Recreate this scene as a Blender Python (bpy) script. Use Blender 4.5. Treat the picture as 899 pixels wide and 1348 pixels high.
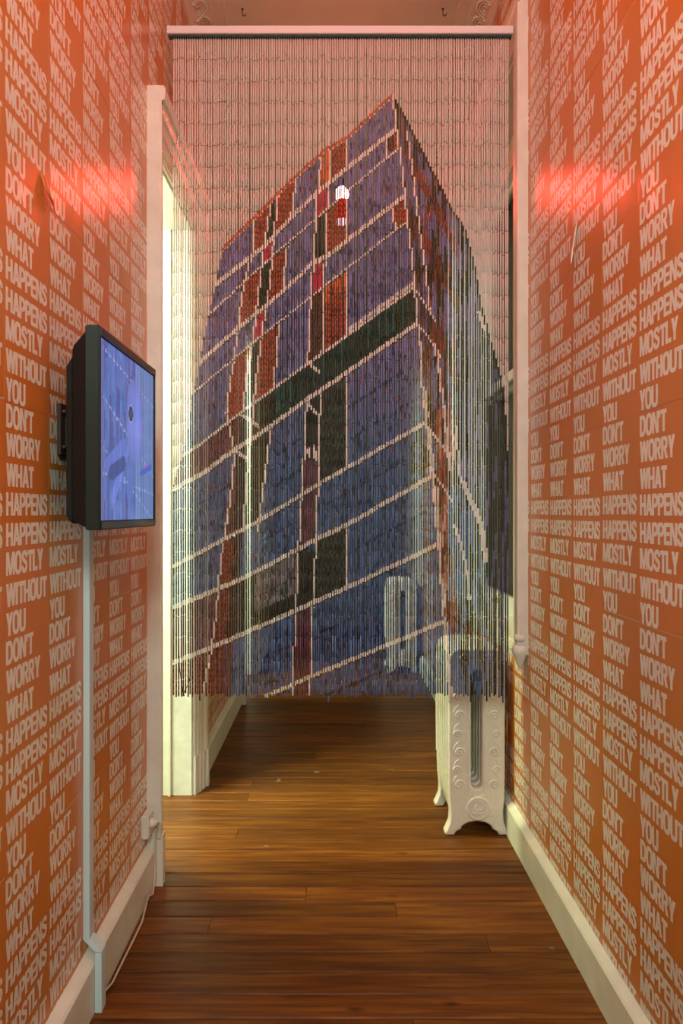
import bpy, bmesh, math, random
from mathutils import Vector, Matrix
random.seed(7)
PI = math.pi
for o in list(bpy.data.objects): bpy.data.objects.remove(o)
C = bpy.context.scene.collection

# ------------------------------------------------------------------ camera, world, lights, exposure
F, VX, VY, H = 960.0, 439.0, 674.0, 1.4
cam_d = bpy.data.cameras.new('camera'); cam = bpy.data.objects.new('camera', cam_d); C.objects.link(cam)
cam.location = (0, 0, H); cam.rotation_euler = (PI/2, 0, 0)
cam_d.sensor_fit = 'HORIZONTAL'; cam_d.sensor_width = 24; 
# the frame is 899 x 1348: the long side is vertical
cam_d.lens = F/899*24; cam_d.shift_x = (449.5-VX)/899; cam_d.shift_y = 0; cam_d.clip_start = 0.05
bpy.context.scene.camera = cam
w = bpy.data.worlds.new('world'); bpy.context.scene.world = w; w.use_nodes = True
w.node_tree.nodes['Background'].inputs[0].default_value = (.02, .022, .03, 1)
w.node_tree.nodes['Background'].inputs[1].default_value = 0.3
vs = bpy.context.scene.view_settings
vs.view_transform = 'Standard'; vs.look = 'None'; vs.gamma = 1; vs.exposure = 0.0; vs.use_curve_mapping = False

def area(name, loc, tgt, size, power, col, sy=None):
    d = bpy.data.lights.new(name, 'AREA'); d.energy = power; d.color = col; d.size = size
    if sy: d.shape = 'RECTANGLE'; d.size_y = sy
    o = bpy.data.objects.new(name, d); C.objects.link(o); o.location = loc
    o.rotation_euler = (Vector(tgt)-Vector(loc)).to_track_quat('-Z', 'Y').to_euler()
    return o
area('hall_light', (0.0, -1.2, 2.9), (0.0, 2.8, 1.4), .8, 55, (.88, 1.0, .92))
area('side_room_light', (-1.5, 3.25, 3.45), (-.4, 3.15, .1), .6, 185, (.90, 1.0, .52))
area('side_room_added_fill', (-2.2, 2.15, 2.5), (.8, 4.4, 1.6), .6, 95, (.80, 1.0, .80))  # added fill with no fitting, brightens the far window jamb through the doorway
area('far_room_light', (-2.2, 5.3, 3.0), (-.6, 6.1, 1.1), .9, 140, (.82, 1.0, .70))
BX, BY, BZ = .052, 4.60, 3.405            # the red bulb
pl = bpy.data.lights.new('red_bulb_light', 'POINT'); pl.energy = 9; pl.color = (1.0, .075, .05); pl.shadow_soft_size = .042
pl2 = bpy.data.lights.new('near_red_bulb_light', 'POINT'); pl2.energy = 21; pl2.color = (1.0, .085, .06); pl2.shadow_soft_size = .045
pl2o = bpy.data.objects.new('near_red_bulb_light', pl2); C.objects.link(pl2o); pl2o.location = (.05, 1.5, 3.42)
plo = bpy.data.objects.new('red_bulb_light', pl); C.objects.link(plo); plo.location = (BX, BY, BZ)

sp_ = bpy.data.lights.new('red_reflector_light', 'SPOT'); sp_.energy = 850; sp_.color = (1.0, .06, .04); sp_.shadow_soft_size = .045
sp_.spot_size = math.radians(128); sp_.spot_blend = 1.0
spo = bpy.data.objects.new('red_reflector_light', sp_); C.objects.link(spo); spo.location = (BX, BY-.005, BZ)
spo.rotation_euler = Vector((-.02, -1, -.42)).to_track_quat('-Z', 'Y').to_euler()

# ------------------------------------------------------------------ helpers
def tag(o, label=None, cat=None, group=None, kind=None):
    if label: o['label'] = label
    if cat: o['category'] = cat
    if group: o['group'] = group
    if kind: o['kind'] = kind
    return o
def empty(name, loc):
    o = bpy.data.objects.new(name, None); C.objects.link(o); o.location = loc; o.empty_display_size = .05
    return o
def link(name, me, parent=None, loc=(0, 0, 0)):
    o = bpy.data.objects.new(name, me); C.objects.link(o); o.parent = parent; o.location = loc
    return o
class MB:
    def __init__(s): s.v = []; s.f = []; s.m = []; s.sm = []
    def add(s, v, f, m=0, smooth=False):
        b = len(s.v); s.v += [tuple(p) for p in v]; s.f += [[i+b for i in q] for q in f]
        s.m += [m]*len(f); s.sm += [smooth]*len(f); return s
    def box(s, x0, x1, y0, y1, z0, z1, m=0):
        v = [(x, y, z) for z in (z0, z1) for y in (y0, y1) for x in (x0, x1)]
        return s.add(v, [(0,2,3,1),(4,5,7,6),(0,1,5,4),(2,6,7,3),(0,4,6,2),(1,3,7,5)], m)
    def prism(s, poly, ax, a, b, m=0, smooth=False):
        # poly: 2D loop, extruded on axis ax from a to b
        def P(p, t):
            if ax == 'z': return (p[0], p[1], t)
            if ax == 'y': return (p[0], t, p[1])
            return (t, p[0], p[1])
        n = len(poly); v = [P(p, a) for p in poly]+[P(p, b) for p in poly]
        f = [(i, (i+1) % n, n+(i+1) % n, n+i) for i in range(n)]
        s.add(v, f, m, smooth); s.add(v, [list(range(n))[::-1], list(range(n, 2*n))], m)
        return s
    def tube(s, pts, r, n=8, m=0, cap=True):
        pts = [Vector(p) for p in pts]; rings = []
        up = None
        for i, p in enumerate(pts):
            d = (pts[min(i+1, len(pts)-1)]-pts[max(i-1, 0)]).normalized()
            if up is None:
                up = Vector((0, 0, 1)) if abs(d.z) < .9 else Vector((1, 0, 0))
            a = d.cross(up)
            if a.length < 1e-4: a = d.cross(Vector((0, 1, 0)))
            a.normalize(); b = a.cross(d).normalized(); up = b
            rr = r[i] if isinstance(r, (list, tuple)) else r
            rings.append([p+a*math.cos(2*PI*k/n)*rr+b*math.sin(2*PI*k/n)*rr for k in range(n)])
        v = [q for g in rings for q in g]
        f = [(i*n+k, (i+1)*n+k, (i+1)*n+(k+1) % n, i*n+(k+1) % n) for i in range(len(pts)-1) for k in range(n)]
        s.add(v, f, m, True)
        if cap: s.add(v, [list(range(n)), list(range(len(v)-n, len(v)))[::-1]], m)
        return s
    def lathe(s, prof, c, ax='z', n=20, m=0):
        v = []
        for (r, t) in prof:
            for k in range(n):
                a, b = r*math.cos(2*PI*k/n), r*math.sin(2*PI*k/n)
                v.append({'z': (c[0]+a, c[1]+b, c[2]+t), 'y': (c[0]+a, c[1]+t, c[2]+b), 'x': (c[0]+t, c[1]+a, c[2]+b)}[ax])
        f = [(i*n+k, i*n+(k+1) % n, (i+1)*n+(k+1) % n, (i+1)*n+k) for i in range(len(prof)-1) for k in range(n)]
        s.add(v, f, m, True); s.add(v, [list(range(n)), list(range(len(v)-n, len(v)))], m); return s
    def mesh(s, name, mats, bevel=0):
        me = bpy.data.meshes.new(name); me.from_pydata(s.v, [], s.f)
        for x in (mats if isinstance(mats, (list, tuple)) else [mats]): me.materials.append(x)
        me.polygons.foreach_set('material_index', s.m); me.polygons.foreach_set('use_smooth', s.sm)
        bm = bmesh.new(); bm.from_mesh(me)
        bmesh.ops.recalc_face_normals(bm, faces=bm.faces) if not getattr(s, 'raw', False) else None
        if bevel:
            es = [e for e in bm.edges if len(e.link_faces) == 2 and e.calc_face_angle(0) > .7]
            bmesh.ops.bevel(bm, geom=es, offset=bevel, segments=2, affect='EDGES', clamp_overlap=True)
        bm.to_mesh(me); bm.free(); me.update(); return me
    def obj(s, name, mats, parent=None, loc=(0, 0, 0), bevel=0):
        return link(name, s.mesh(name, mats, bevel), parent, loc)
def struct(name, mb, mats, bevel=0, parent=None):
    o = mb.obj(name, mats, parent, bevel=bevel)
    if not parent: o['kind'] = 'structure'
    return o

# ------------------------------------------------------------------ materials
def mat(name, col, rough=.5, metal=0, bump=0, bscale=30, coat=0, var=0, vscale=6, spec=.5, trans=0, vcol=None, emis=None, estr=0):
    m = bpy.data.materials.new(name); m.use_nodes = True; nt = m.node_tree; b = nt.nodes['Principled BSDF']
    b.inputs['Base Color'].default_value = (*col, 1); b.inputs['Roughness'].default_value = rough
    b.inputs['Metallic'].default_value = metal; b.inputs['Specular IOR Level'].default_value = spec
    b.inputs['Coat Weight'].default_value = coat; b.inputs['Coat Roughness'].default_value = .2
    b.inputs['Transmission Weight'].default_value = trans
    if emis: b.inputs['Emission Color'].default_value = (*emis, 1); b.inputs['Emission Strength'].default_value = estr
    tc = nt.nodes.new('ShaderNodeTexCoord')
    if var:
        n = nt.nodes.new('ShaderNodeTexNoise'); n.inputs['Scale'].default_value = vscale; n.inputs['Detail'].default_value = 6
        nt.links.new(tc.outputs['Object'], n.inputs['Vector'])
        r = nt.nodes.new('ShaderNodeValToRGB'); r.color_ramp.elements[0].position = .3; r.color_ramp.elements[1].position = .7
        c2 = vcol or tuple(c*(1-var) for c in col)
        r.color_ramp.elements[0].color = (*c2, 1); r.color_ramp.elements[1].color = (*col, 1)
        nt.links.new(n.outputs['Fac'], r.inputs['Fac']); nt.links.new(r.outputs['Color'], b.inputs['Base Color'])
    if bump:
        n = nt.nodes.new('ShaderNodeTexNoise'); n.inputs['Scale'].default_value = bscale; n.inputs['Detail'].default_value = 5
        nt.links.new(tc.outputs['Object'], n.inputs['Vector'])
        bp = nt.nodes.new('ShaderNodeBump'); bp.inputs['Strength'].default_value = bump; bp.inputs['Distance'].default_value = .01
        nt.links.new(n.outputs['Fac'], bp.inputs['Height']); nt.links.new(bp.outputs['Normal'], b.inputs['Normal'])
    return m
M = {}
M['plaster'] = mat('plaster', (.74, .66, .53), .75, bump=.15, bscale=25, var=.08)
M['room_white'] = mat('room_white', (.80, .83, .74), .7, bump=.1, var=.05)
M['far_paint'] = mat('far_paint', (.30, .36, .34), .7, bump=.1, var=.12)
M['white_gloss'] = mat('white_gloss', (.80, .80, .72), .33, bump=.22, bscale=28, var=.12, vscale=12)
M['skirt'] = mat('skirt', (.82, .84, .75), .38, bump=.2, bscale=22, var=.16, vscale=9)
M['rad'] = mat('radiator_paint', (.84, .82, .73), .36, bump=.3, bscale=60, var=.08, vscale=20)
M['rail'] = mat('rail_paint', (.78, .76, .80), .35)
M['cord'] = mat('dark_green_cord', (.05, .085, .075), .6)
M['black'] = mat('black_plastic', (.010, .009, .010), .45, spec=.25)
M['side'] = mat('grey_green_plastic', (.012, .020, .020), .4, spec=.3)
M['blackgloss'] = mat('black_gloss', (.010, .010, .012), .12, coat=.6)
M['trunk'] = mat('trunking_plastic', (.60, .78, .84), .4)
M['cable'] = mat('cable_plastic', (.60, .48, .38), .5)
M['brass'] = mat('brass', (.70, .50, .12), .3, metal=1)
M['iron'] = mat('dark_iron', (.05, .03, .025), .5, metal=.4)
M['thread'] = mat('thread', (.012, .02, .022), .8)
M['brownwood'] = mat('brown_shutter', (.10, .045, .022), .5, bump=.2, var=.3, vscale=4)
M['olive'] = mat('olive_frame', (.28, .28, .17), .5, bump=.1, var=.2)
M['sub'] = mat('subfloor', (.012, .008, .006), .9)
def glassmat():
    m = bpy.data.materials.new('window_glass'); m.use_nodes = True; nt = m.node_tree; nt.nodes.remove(nt.nodes['Principled BSDF'])
    t = nt.nodes.new('ShaderNodeBsdfTransparent'); t.inputs[0].default_value = (.82, .84, .80, 1)
    g = nt.nodes.new('ShaderNodeBsdfGlossy'); g.inputs['Roughness'].default_value = .04
    x = nt.nodes.new('ShaderNodeMixShader'); x.inputs[0].default_value = .05
    nt.links.new(t.outputs[0], x.inputs[1]); nt.links.new(g.outputs[0], x.inputs[2]); nt.links.new(x.outputs[0], nt.nodes['Material Output'].inputs[0])
    return m
M['glass'] = glassmat()

def woodmat():
    m = bpy.data.materials.new('varnished_boards'); m.use_nodes = True; nt = m.node_tree; N = nt.nodes.new; L = nt.links.new
    b = nt.nodes['Principled BSDF']; tc = N('ShaderNodeTexCoord'); oi = N('ShaderNodeObjectInfo')
    mul = N('ShaderNodeMath'); mul.operation = 'MULTIPLY'; mul.inputs[1].default_value = 37; L(oi.outputs['Random'], mul.inputs[0])
    mp = N('ShaderNodeMapping'); mp.inputs['Scale'].default_value = (1.8, 30, 10); L(tc.outputs['Object'], mp.inputs['Vector'])
    g = N('ShaderNodeTexNoise'); g.noise_dimensions = '4D'; g.inputs['Scale'].default_value = 1.6; g.inputs['Detail'].default_value = 7; g.inputs['Distortion'].default_value = .6
    L(mp.outputs[0], g.inputs['Vector']); L(mul.outputs[0], g.inputs['W'])
    r = N('ShaderNodeValToRGB'); e = r.color_ramp.elements
    e[0].position = .30; e[0].color = (.085, .024, .004, 1); e[1].position = .68; e[1].color = (.225, .082, .009, 1)
    x = e.new(.5); x.color = (.150, .046, .006, 1)
    L(g.outputs['Fac'], r.inputs['Fac'])
    # knots
    mk = N('ShaderNodeMapping'); mk.inputs['Scale'].default_value = (4.5, 10, 3); L(tc.outputs['Object'], mk.inputs['Vector'])
    v = N('ShaderNodeTexVoronoi'); v.voronoi_dimensions = '4D'; v.inputs['Scale'].default_value = 1.1; L(mk.outputs[0], v.inputs['Vector']); L(mul.outputs[0], v.inputs['W'])
    kr = N('ShaderNodeValToRGB'); kr.color_ramp.elements[0].position = .03; kr.color_ramp.elements[0].color = (.12, .09, .08, 1)
    kr.color_ramp.elements[1].position = .17; kr.color_ramp.elements[1].color = (1, 1, 1, 1); L(v.outputs['Distance'], kr.inputs['Fac'])
    mx = N('ShaderNodeMix'); mx.data_type = 'RGBA'; mx.blend_type = 'MULTIPLY'; mx.inputs['Factor'].default_value = .8
    mf = N('ShaderNodeMapping'); mf.inputs['Scale'].default_value = (5, 190, 60); L(tc.outputs['Object'], mf.inputs['Vector'])
    fn = N('ShaderNodeTexNoise'); fn.noise_dimensions = '4D'; fn.inputs['Scale'].default_value = 1.0; fn.inputs['Detail'].default_value = 4; L(mf.outputs[0], fn.inputs['Vector']); L(mul.outputs[0], fn.inputs['W'])
    fr_ = N('ShaderNodeMapRange'); fr_.inputs['From Min'].default_value = .35; fr_.inputs['From Max'].default_value = .6; fr_.inputs['To Min'].default_value = .72; fr_.inputs['To Max'].default_value = 1.08; L(fn.outputs['Fac'], fr_.inputs['Value'])
    m0 = N('ShaderNodeMix'); m0.data_type = 'RGBA'; m0.blend_type = 'MULTIPLY'; m0.inputs['Factor'].default_value = 1
    L(r.outputs['Color'], m0.inputs['A']); L(fr_.outputs[0], m0.inputs['B']); L(m0.outputs['Result'], mx.inputs['A']); L(kr.outputs['Color'], mx.inputs['B'])
    # board to board tone and worn spots
    hs = N('ShaderNodeHueSaturation'); mr = N('ShaderNodeMapRange'); mr.inputs['To Min'].default_value = .72; mr.inputs['To Max'].default_value = 1.25
    L(oi.outputs['Random'], mr.inputs['Value']); L(mr.outputs[0], hs.inputs['Value']); L(mx.outputs['Result'], hs.inputs['Color'])
    sp = N('ShaderNodeTexNoise'); sp.inputs['Scale'].default_value = 8; sp.inputs['Detail'].default_value = 10
    geo = N('ShaderNodeNewGeometry'); L(geo.outputs['Position'], sp.inputs['Vector'])
    sr = N('ShaderNodeValToRGB'); sr.color_ramp.elements[0].position = .70; sr.color_ramp.elements[0].color = (0, 0, 0, 1)
    sr.color_ramp.elements[1].position = .76; sr.color_ramp.elements[1].color = (1, 1, 1, 1); L(sp.outputs['Fac'], sr.inputs['Fac'])
    m2 = N('ShaderNodeMix'); m2.data_type = 'RGBA'; L(sr.outputs['Color'], m2.inputs['Factor']); L(hs.outputs['Color'], m2.inputs['A']); m2.inputs['B'].default_value = (.30, .22, .15, 1)
    L(m2.outputs['Result'], b.inputs['Base Color'])
    b.inputs['Roughness'].default_value = .42; b.inputs['Specular IOR Level'].default_value = .22
    bp = N('ShaderNodeBump'); bp.inputs['Strength'].default_value = .25; bp.inputs['Distance'].default_value = .004
    L(g.outputs['Fac'], bp.inputs['Height']); L(bp.outputs['Normal'], b.inputs['Normal'])
    return m
M['wood'] = woodmat()

def papermat(name, col, tint):
    m = bpy.data.materials.new(name); m.use_nodes = True; nt = m.node_tree; N = nt.nodes.new; L = nt.links.new
    b = nt.nodes['Principled BSDF']; oi = N('ShaderNodeObjectInfo'); geo = N('ShaderNodeNewGeometry')
    hs = N('ShaderNodeHueSaturation'); hs.inputs['Color'].default_value = (*col, 1)
    mr = N('ShaderNodeMapRange'); mr.inputs['To Min'].default_value = 1-tint; mr.inputs['To Max'].default_value = 1+tint*.6
    L(oi.outputs['Random'], mr.inputs['Value']); L(mr.outputs[0], hs.inputs['Value'])
    m3 = N('ShaderNodeMath'); m3.operation = 'MULTIPLY_ADD'; m3.inputs[1].default_value = -tint*.12; m3.inputs[2].default_value = .5+tint*.04
    L(oi.outputs['Random'], m3.inputs[0]); L(m3.outputs[0], hs.inputs['Hue'])
    L(hs.outputs['Color'], b.inputs['Base Color'])
    b.inputs['Roughness'].default_value = .28; b.inputs['Specular IOR Level'].default_value = .6
    mp = N('ShaderNodeMapping'); mp.inputs['Scale'].default_value = (1, 1, .35); L(geo.outputs['Position'], mp.inputs['Vector'])
    n1 = N('ShaderNodeTexNoise'); n1.inputs['Scale'].default_value = 7; n1.inputs['Detail'].default_value = 3; L(mp.outputs[0], n1.inputs['Vector'])
    n2 = N('ShaderNodeTexNoise'); n2.inputs['Scale'].default_value = 90; n2.inputs['Detail'].default_value = 4; L(geo.outputs['Position'], n2.inputs['Vector'])
    a = N('ShaderNodeMath'); a.operation = 'MULTIPLY_ADD'; a.inputs[1].default_value = .05; L(n2.outputs['Fac'], a.inputs[0]); L(n1.outputs['Fac'], a.inputs[2])
    bp = N('ShaderNodeBump'); bp.inputs['Strength'].default_value = .4; bp.inputs['Distance'].default_value = .006
    L(a.outputs[0], bp.inputs['Height']); L(bp.outputs['Normal'], b.inputs['Normal'])
    return m
M['orange'] = papermat('orange_ink', (.64, .225, .040), .05)
M['letter'] = papermat('pale_letter_ink', (.84, .83, .77), .05)

def attrmat(name, rough, emit=0, spec=.5):
    m = bpy.data.materials.new(name); m.use_nodes = True; nt = m.node_tree; b = nt.nodes['Principled BSDF']
    a = nt.nodes.new('ShaderNodeAttribute'); a.attribute_name = 'Col'
    if emit:
        nt.links.new(a.outputs['Color'], b.inputs['Emission Color']); b.inputs['Emission Strength'].default_value = emit
        b.inputs['Base Color'].default_value = (.01, .01, .012, 1)
    else: nt.links.new(a.outputs['Color'], b.inputs['Base Color'])
    b.inputs['Roughness'].default_value = rough; b.inputs['Specular IOR Level'].default_value = spec
    return m
M['bead'] = attrmat('painted_bamboo', .42, spec=.35)
M['screen'] = attrmat('screen_picture', .15, .95)

# ------------------------------------------------------------------ the hall
XL, XR, ZC, YF, YN = -.70, .777, 3.87, 9.0, -1.8
SXL = -4.2
D1 = (2.88, 3.61); D2 = (5.45, 6.28); DZ = 2.80
WY = (3.06, 4.56); WZ = (.85, 3.36)
WT = .20
wl = MB()
for (a, b, z0, z1) in [(YN, D1[0], 0, ZC), (D1[0], D1[1], DZ, ZC), (D1[1], D2[0], 0, ZC), (D2[0], D2[1], DZ, ZC), (D2[1], YF, 0, ZC)]:
    wl.box(XL-WT, XL, a, b, z0, z1)
wall_left = struct('wall_left', wl, M['plaster'])
wr = MB()
for (a, b, z0, z1) in [(YN, WY[0], 0, ZC), (WY[0], WY[1], 0, WZ[0]), (WY[0], WY[1], WZ[1], ZC), (WY[1], YF, 0, ZC)]:
    wr.box(XR, XR+.32, a, b, z0, z1)
wall_right = struct('wall_right', wr, M['plaster'])
struct('wall_far', MB().box(XL-WT, XR+.32, YF, YF+.15, 0, ZC), M['far_paint'])
struct('wall_near', MB().box(SXL, XR+.32, YN-.15, YN, 0, ZC), M['plaster'])
struct('ceiling', MB().box(SXL-.1, XR+.32, YN, YF+.15, ZC, ZC+.12), M['plaster'])
# the lit side rooms beyond the doorways
struct('wall_side_room_left', MB().box(SXL-.1, SXL, YN, YF, 0, ZC), M['room_white'])
struct('wall_side_room_partition', MB().box(SXL, XL-WT, 4.45, 4.57, 0, ZC), M['room_white'])
struct('wall_side_room_near', MB().box(SXL, XL-WT, .9, 1.0, 0, ZC), M['room_white'])
struct('wall_side_room_far', MB().box(SXL, XL-WT, 8.0, 8.1, 0, ZC), M['room_white'])

# floor with its boards
floor = struct('floor', MB().box(SXL, XR+.3, YN, YF+.1, -.12, -.025), M['sub'])
BW = .1014
bm_cache = {}
def board_mesh(w_):
    key = round(w_, 2)
    if key not in bm_cache:
        L_ = key; g = .0021; c = .0036
        poly = [(g, -.022), (BW-g, -.022), (BW-g, -c), (BW-g-c, 0), (g+c, 0), (g, -c)]
        bm_cache[key] = MB().prism(poly, 'x', .0008, L_-.0008).mesh('floorboard', M['wood'])
    return bm_cache[key]
y = 1344/666 - BW*14 - .0005
rnd = random.Random(3)
XE = XR-.0
while y < YF-.02:
    j = rnd.choice([-.42, -.1, .22, .5, -2.0, -1.5, -1.2, -2.4])
    j = round(j, 2)
    for (a, b) in ((SXL, j), (j, XE)):
        o = link('floorboard', board_mesh(b-a), floor, (a, y, rnd.uniform(-.0012, .0002)))
    y += BW

# ------------------------------------------------------------------ skirting boards
def skirt(name, x_wall, s, y0, y1, h, t, parent=None):
    # s = direction into the hall
    prof = [(x_wall, 0), (x_wall+s*t, 0), (x_wall+s*t, h-.012), (x_wall+s*(t-.006), h-.004), (x_wall+s*.004, h+.010), (x_wall, h+.010)]
    o = struct(name, MB().prism(prof, 'y', y0, y1), M['skirt'], bevel=.0015)
    return o
skirt('baseboard_left_near', XL, 1, YN, 2.74, .150, .033)
skirt('baseboard_left_middle', XL, 1, 3.76, 5.31, .150, .033)
skirt('baseboard_left_far', XL, 1, 6.42, YF, .150, .033)
skirt('baseboard_right', XR, -1, YN, YF, .138, .028)
struct('baseboard_far', MB().box(XL, XR, YF-.03, YF, 0, .2), M['far_paint'])

# ------------------------------------------------------------------ cornices and ceiling ornament
def cornice(name, xw, s):
    H0, W0 = ZC-3.755, .11
    pr = [(xw, ZC), (xw, 3.755), (xw+s*.012, 3.755), (xw+s*.014, 3.775)]
    for k in range(7):
        a = PI/2*k/6
        pr.append((xw+s*(.02+.07*(1-math.cos(a))), 3.782+.066*math.sin(a)))
    pr += [(xw+s*.105, 3.85), (xw+s*.108, 3.858), (xw+s*.165, 3.860), (xw+s*.170, ZC)]
    o = struct(name, MB().prism(pr, 'y', YN, YF), M['plaster'])
    mb = MB()
    y = 2.6
    while y < 7.4:
        for q, (ry, rr) in enumerate(((.050, .0085), (.034, .0065), (.018, .0055))):
            pts = []
            for k in range(9):
                a = PI*1.25*k/8-.3
                u = .5-.5*math.cos(min(max((ry*math.sin(a)+.05)/.1, 0), 1)*PI/2*1.2)
                yy = y+ry*math.cos(a)*1.1
                t = .5+math.sin(a)*ry/.12
                ang = PI/2*t
                pts.append((xw+s*(.024+.07*(1-math.cos(ang))), yy, 3.780+.066*math.sin(ang)))
            mb.tube(pts, rr, 5)
        y += .115
    p = mb.obj('scroll_moulding', M['plaster'], o); p['kind'] = 'stuff'
cornice('trim_1', XL, 1); cornice('trim_2', XR, -1)
def hook(x, y, label):
    mb = MB(); pts = [(0, 0, 0), (0, 0, -.022)]
    for k in range(9):
        a = PI+PI*1.15*k/8
        pts.append((.008+.008*math.cos(a), 0, -.026+.009*math.sin(a)))
    mb.tube(pts, .0022, 6); mb.lathe([(.006, 0), (.006, -.002), (.002, -.003)], (0, 0, 0), n=10)
    o = mb.obj('screw_hook', M['iron'], loc=(x, y, ZC)); tag(o, label, 'hook', 'hooks in the ceiling')
hook(-.447, 3.58, 'small dark screw hook in the ceiling, left of the two above the curtain rail')
hook(.537, 3.58, 'small dark screw hook in the ceiling, right of the two above the curtain rail')

# ------------------------------------------------------------------ doorways
def doorway(n, d, handed=True):
    a, b = d
    fr = MB()   # jamb linings
    fr.box(XL-WT-.004, XL+.001, a-.004, a+.012, 0, DZ); fr.box(XL-WT-.004, XL+.001, b-.012, b+.004, 0, DZ)
    fr.box(XL-WT-.004, XL+.001, a, b, DZ-.012, DZ+.004)
    fr.box(XL-.115, XL-.10, b-.024, b-.011, 0, DZ-.01); fr.box(XL-.115, XL-.10, a+.011, a+.024, 0, DZ-.01)
    root = struct('door_%d' % n, fr, M['white_gloss'], bevel=.002)
    W_ = .148
    def prof(e, s):      # casing profile from the opening edge e outwards (s = -1 near side, +1 far side)
        q = [(0, 0), (0, .012), (.008, .017), (.022, .017), (.026, .026), (.040, .032), (.062, .030), (.066, .036), (.105, .040), (.110, .050), (.128, .056), (W_-.004, .056), (W_, .050), (W_, 0)]
        return [(XL+p[1], e+s*p[0]) for p in q]
    MB().prism(prof(a, -1), 'z', .19, 2.999).obj('casing', M['white_gloss'], root)
    MB().prism(prof(b, 1), 'z', .19, 2.999).obj('casing', M['white_gloss'], root)
    for e, s in ((a, -1), (b, 1)):
        q = [(-.002, 0), (-.002, .018), (.03, .030), (.04, .038), (.07, .038), (.075, .046), (.11, .050), (.115, .062), (W_+.006, .062), (W_+.006, 0)]
        MB().prism([(XL+p[1], e+s*p[0]) for p in q], 'z', 0, .19).obj('plinth', M['white_gloss'], root, bevel=.002)
    hp = [(0, 0), (0, .012), (.008, .017), (.022, .017), (.026, .026), (.040, .032), (.062, .030), (.066, .036), (.105, .040), (.110, .050), (.128, .056), (.145, .056), (.148, .066), (.19, .070), (.20, .062), (.20, 0)]
    MB().prism([(XL+p[1], DZ+p[0]) for p in hp], 'y', a-W_+.003, b+W_-.003).obj('header', M['white_gloss'], root)
doorway(1, D1); doorway(2, D2)

# ------------------------------------------------------------------ window
win = struct('window_1', MB().box(XR+.001, XR+.20, WY[0]-.001, WY[0]+.02, WZ[0], WZ[1]).box(XR+.001, XR+.20, WY[1]-.02, WY[1]+.001, WZ[0], WZ[1]).box(XR+.001, XR+.20, WY[0], WY[1], WZ[1]-.02, WZ[1]+.001), M['white_gloss'], bevel=.002)
MB().box(XR-.012, XR+.20, WY[0]-.01, WY[1]+.01, WZ[0]-.045, WZ[0]+.004).obj('window_board', M['white_gloss'], win, bevel=.005)
MB().box(XR-.004, XR+.02, WY[0]-.01, WY[1]+.01, WZ[0]-.075, WZ[0]-.045).obj('apron', M['white_gloss'], win, bevel=.004)
# architraves
cp = [(WY[0], XR), (WY[0], XR-.014), (WY[0]-.03, XR-.02), (WY[0]-.036, XR-.032), (WY[0]-.10, XR-.034), (WY[0]-.108, XR-.042), (WY[0]-.145, XR-.042), (WY[0]-.15, XR-.034), (WY[0]-.15, XR)]
MB().prism([(p[1], p[0]) for p in cp], 'z', .83, 3.44).obj('architrave', M['white_gloss'], win)
MB().prism([(p[1], WY[0]+WY[1]-p[0]) for p in cp], 'z', .83, 3.44).obj('architrave', M['white_gloss'], win)
MB().prism([(p[1], WZ[1]+WY[0]-p[0]) for p in cp], 'y', WY[0]-.147, WY[1]+.147).obj('head_architrave', M['white_gloss'], win)
kb = MB(); kb.lathe([(.004, -.075), (.012, -.06), (.018, -.045), (.022, -.03), (.031, -.018), (.034, 0), (.031, .014), (.024, .022)], (XR-.026, WY[0]-.125, .845), n=14)
kb.lathe([(.005, -.02), (.02, -.012), (.026, 0), (.02, .012), (.005, .018)], (XR-.03, WY[0]-.135, .895), n=12)
kb.obj('corner_knob', M['white_gloss'], win)
GX = XR+.145
def sash(z0, z1, gx, name):
    t = .045
    s = MB(); s.box(gx, gx+.035, WY[0]+.02, WY[0]+.02+t, z0, z1); s.box(gx, gx+.035, WY[1]-.02-t, WY[1]-.02, z0, z1)
    hb = .10 if name == 'lower_sash' else .045
    s.box(gx, gx+.035, WY[0]+.02, WY[1]-.02, z0, z0+hb); s.box(gx, gx+.035, WY[0]+.02, WY[1]-.02, z1-.055, z1)
    o = s.obj(name, M['white_gloss'], win, bevel=.003)
    MB().box(gx+.015, gx+.019, WY[0]+.06, WY[1]-.06, z0+hb-.005, z1-.05).obj('pane', M['glass'], o)
    return o
ls = sash(WZ[0]+.004, 2.14, GX, 'lower_sash'); us = sash(2.06, WZ[1]-.16, GX+.04, 'upper_sash')
MB().box(GX, GX+.08, WY[0], WY[1], WZ[1]-.18, WZ[1]-.01).obj('top_rail', M['white_gloss'], win, bevel=.003)
MB().lathe([(.016, 0), (.016, -.008), (.008, -.022), (.012, -.03), (.004, -.034)], (GX, 4.10, .905), 'x', 12).obj('brass_knob', M['brass'], ls)
MB().lathe([(.02, -.001), (.02, -.006), (.014, -.007), (.013, -.002)], (GX, 3.42, .90), 'x', 14).obj('sash_lift', M['iron'], ls)
MB().box(GX+.002, GX+.005, 3.3, 3.5, .868, .871).obj('latch_bar', M['iron'], ls)
# brown shutter closed outside the glass
sh = MB().box(XR+.27, XR+.30, WY[0], WY[1], WZ[0], WZ[1]).obj('outside_shutter', M['brownwood'], win)
for k in range(9):
    yy = WY[0]+.02+k*.165
    MB().box(XR+.255, XR+.272, yy, yy+.155, WZ[0]+.01, WZ[1]-.01).obj('shutter_board', M['brownwood'], sh, bevel=.003)
MB().box(XR+.20, XR+.26, WY[0], WY[0]+.06, WZ[0], WZ[1]).box(XR+.20, XR+.26, WY[1]-.06, WY[1], WZ[0], WZ[1]).obj('outer_frame', M['olive'], win)

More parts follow.
